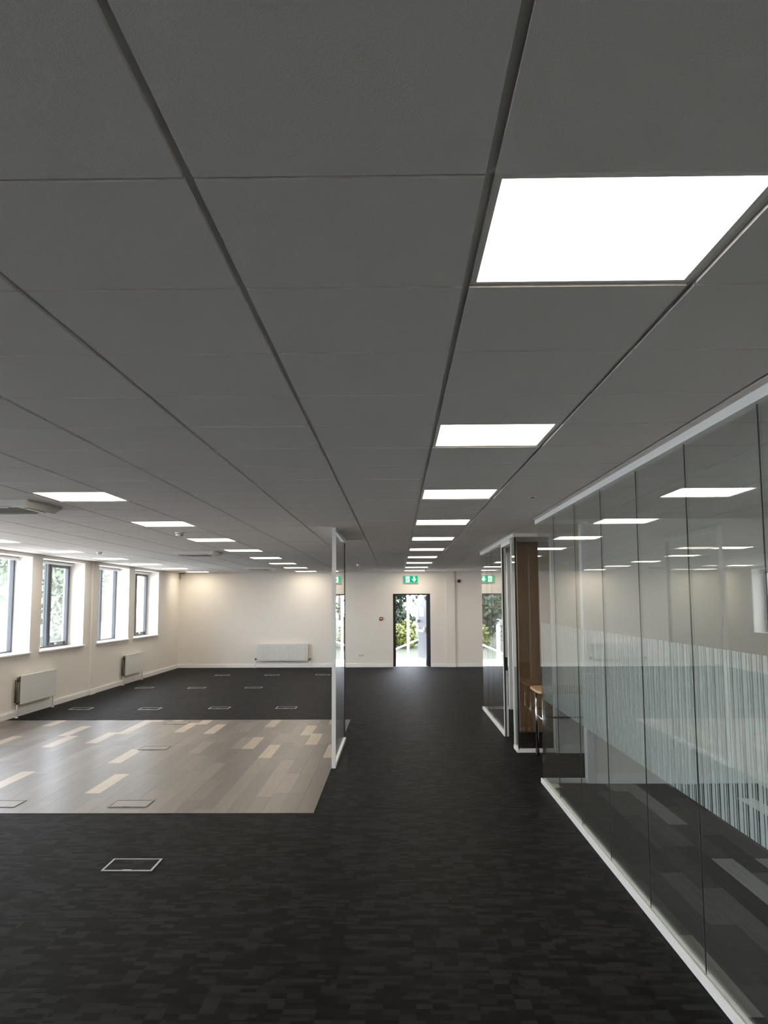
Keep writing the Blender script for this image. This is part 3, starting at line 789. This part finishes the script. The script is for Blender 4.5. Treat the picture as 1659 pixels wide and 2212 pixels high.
def foliage(blobs, n, size, rng, stretch=1.0):
    m = MB()
    tot = sum(b[3] ** 2 for b in blobs)
    for bx, by, bz, br in blobs:
        for _ in range(int(n * br * br / tot)):
            d = Vector((rng.gauss(0, 1), rng.gauss(0, 1), rng.gauss(0, 1))).normalized() * br * (rng.random() ** 0.45)
            c = Vector((bx, by, bz)) + Vector((d.x, d.y, d.z * stretch))
            u = Vector((rng.gauss(0, 1), rng.gauss(0, 1), rng.gauss(0, 1))).normalized()
            v = u.cross(Vector((rng.gauss(0, 1), rng.gauss(0, 1), rng.gauss(0, 1)))).normalized()
            s = size * rng.uniform(0.6, 1.4)
            u *= s; v *= s * 0.55
            m.quad(tuple(c - u), tuple(c - v), tuple(c + u), tuple(c + v))
    return m
def tree(x, y, z, h, r, mat, label, n, seed, group=None, leaf=0.11, low=0.32):
    rng = random.Random(seed)
    e = empty('tree', (x, y, z), label, 'tree', group)
    MB().tube([(0, 0, 0), (0.05, 0.02, h * 0.35), (0.0, 0.1, h * 0.7)], [h * 0.03, h * 0.022, h * 0.01], 8).build('trunk', M['bark'], e)
    br = MB()
    for k in range(5):
        a = rng.uniform(0, 6.28); z0 = h * rng.uniform(0.3, 0.55)
        br.tube([(0.03, 0.03, z0), (math.cos(a) * r * 0.6, math.sin(a) * r * 0.6, z0 + h * 0.2)], [h * 0.012, h * 0.004], 6)
    br.build('branches', M['bark'], e)
    blobs = []
    for k in range(11 if low > 0.2 else 26):
        a = rng.uniform(0, 6.28); q = rng.uniform(0.15, 0.75) * r
        blobs.append((math.cos(a) * q, math.sin(a) * q, h * rng.uniform(low, 0.9), r * rng.uniform(0.35, 0.55)))
    tag(foliage(blobs, n, leaf, rng).build('foliage', mat, e), kind='stuff')
    return e
def shrub(x, y, z, h, r, mat, label, n, seed, group=None, leaf=0.06):
    rng = random.Random(seed)
    e = empty('shrub', (x, y, z), label, 'shrub', group)
    st = MB()
    for k in range(6):
        a = rng.uniform(0, 6.28)
        st.tube([(0, 0, -0.15), (math.cos(a) * r * 0.5, math.sin(a) * r * 0.5, h * 0.7)], [0.02, 0.008], 6)
    st.build('stems', M['bark'], e)
    blobs = [(math.cos(a) * r * 0.5, math.sin(a) * r * 0.5, h * zz, r * 0.55) for a, zz in ((0.3, 0.4), (1.7, 0.55), (2.9, 0.35), (4.1, 0.6), (5.3, 0.42), (0.9, 0.75))]
    tag(foliage(blobs, n, leaf, rng).build('foliage', mat, e), kind='stuff')
    return e
tree(-0.30, 33.4, 0.40, 3.2, 1.05, M['leaf_dark'], 'dark green leafy tree seen through the open exit door', 9000, 3, low=0.12, leaf=0.11)
tree(-2.6, 38.0, 0.85, 5.0, 1.7, M['leaf_mid'], 'big green tree on the bank behind the exit door', 6500, 4, low=0.10)
tree(-7.5, 37.0, 0.85, 6.5, 2.3, M['leaf_mid'], 'green tree on the bank to the window side of the exit door', 3500, 5, low=0.12)
tree(1.25, 40.0, 0.85, 3.6, 0.9, M['leaf_pale'], 'small pale airy tree beyond the white pole outside', 900, 6, leaf=0.08, low=0.12)
shrub(0.15, 30.6, 0.1, 1.0, 0.62, M['leaf_yellow'], 'yellow-green shrub behind the white handrail outside', 1700, 8, leaf=0.07)
shrub(1.35, 30.9, 0.15, 0.85, 0.55, M['leaf_yellow'], 'smaller yellow-green shrub behind the white pole outside', 1000, 9)
shrub(-1.6, 30.6, 0.1, 1.5, 0.85, M['leaf_mid'], 'green shrub on the bank past the galvanised posts', 2600, 10)
shrub(-3.3, 33.0, 0.4, 1.5, 0.8, M['leaf_mid'], 'wide green shrub on the bank below the trees', 2200, 12)
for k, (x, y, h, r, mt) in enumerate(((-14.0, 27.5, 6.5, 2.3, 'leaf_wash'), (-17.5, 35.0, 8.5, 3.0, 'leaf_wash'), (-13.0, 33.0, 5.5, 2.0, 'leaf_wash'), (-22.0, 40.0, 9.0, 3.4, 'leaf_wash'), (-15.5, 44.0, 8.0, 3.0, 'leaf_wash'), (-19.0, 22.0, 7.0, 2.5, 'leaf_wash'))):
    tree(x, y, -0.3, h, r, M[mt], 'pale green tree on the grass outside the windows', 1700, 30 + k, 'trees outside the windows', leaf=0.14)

hr = empty('handrail', (0.3, 26.9, -0.02), 'sloping white handrail on posts outside the exit door', 'handrail')
MB().tube([(-1.2, 0, -0.06), (-0.38, 0, 0.34), (0.42, 0, 0.67), (1.6, 0, 1.16)], 0.026, 12).build('rail', M['white'], hr)
for x_, z_ in ((-0.62, 0.22), (0.55, 0.72), (1.4, 1.07)):
    MB().tube([(x_, 0, z_), (x_, 0, -0.02)], 0.022, 10).build('post', M['white'], hr)
po = empty('white_pole', (0.345, 27.05, -0.05), 'tall white pole standing behind the sloping handrail', 'pole')
MB().tube([(0, 0, 0), (0, 0, 3.6)], 0.042, 14).build('shaft', M['white'], po)
MB().tube([(0, 0, 0), (0, 0, 0.03)], 0.08, 14).build('base_plate', M['white'], po)
for k, (x_, y_) in enumerate(((-0.22, 26.6), (-0.43, 26.65))):
    g = empty('rail_post', (x_, y_, -0.02), 'flat galvanised rail post with a slanted top outside the exit door', 'post', 'galvanised posts outside the exit door')
    MB().prism([(-0.05, 0), (0.05, 0), (0.05, 1.10), (-0.05, 1.18)], lambda a, b: (a, 0.012, b), lambda a, b: (a, -0.012, b)).build('plate', M['galv'], g)
    MB().box(-0.07, 0.07, -0.04, 0.04, 0, 0.012).build('foot', M['galv'], g)
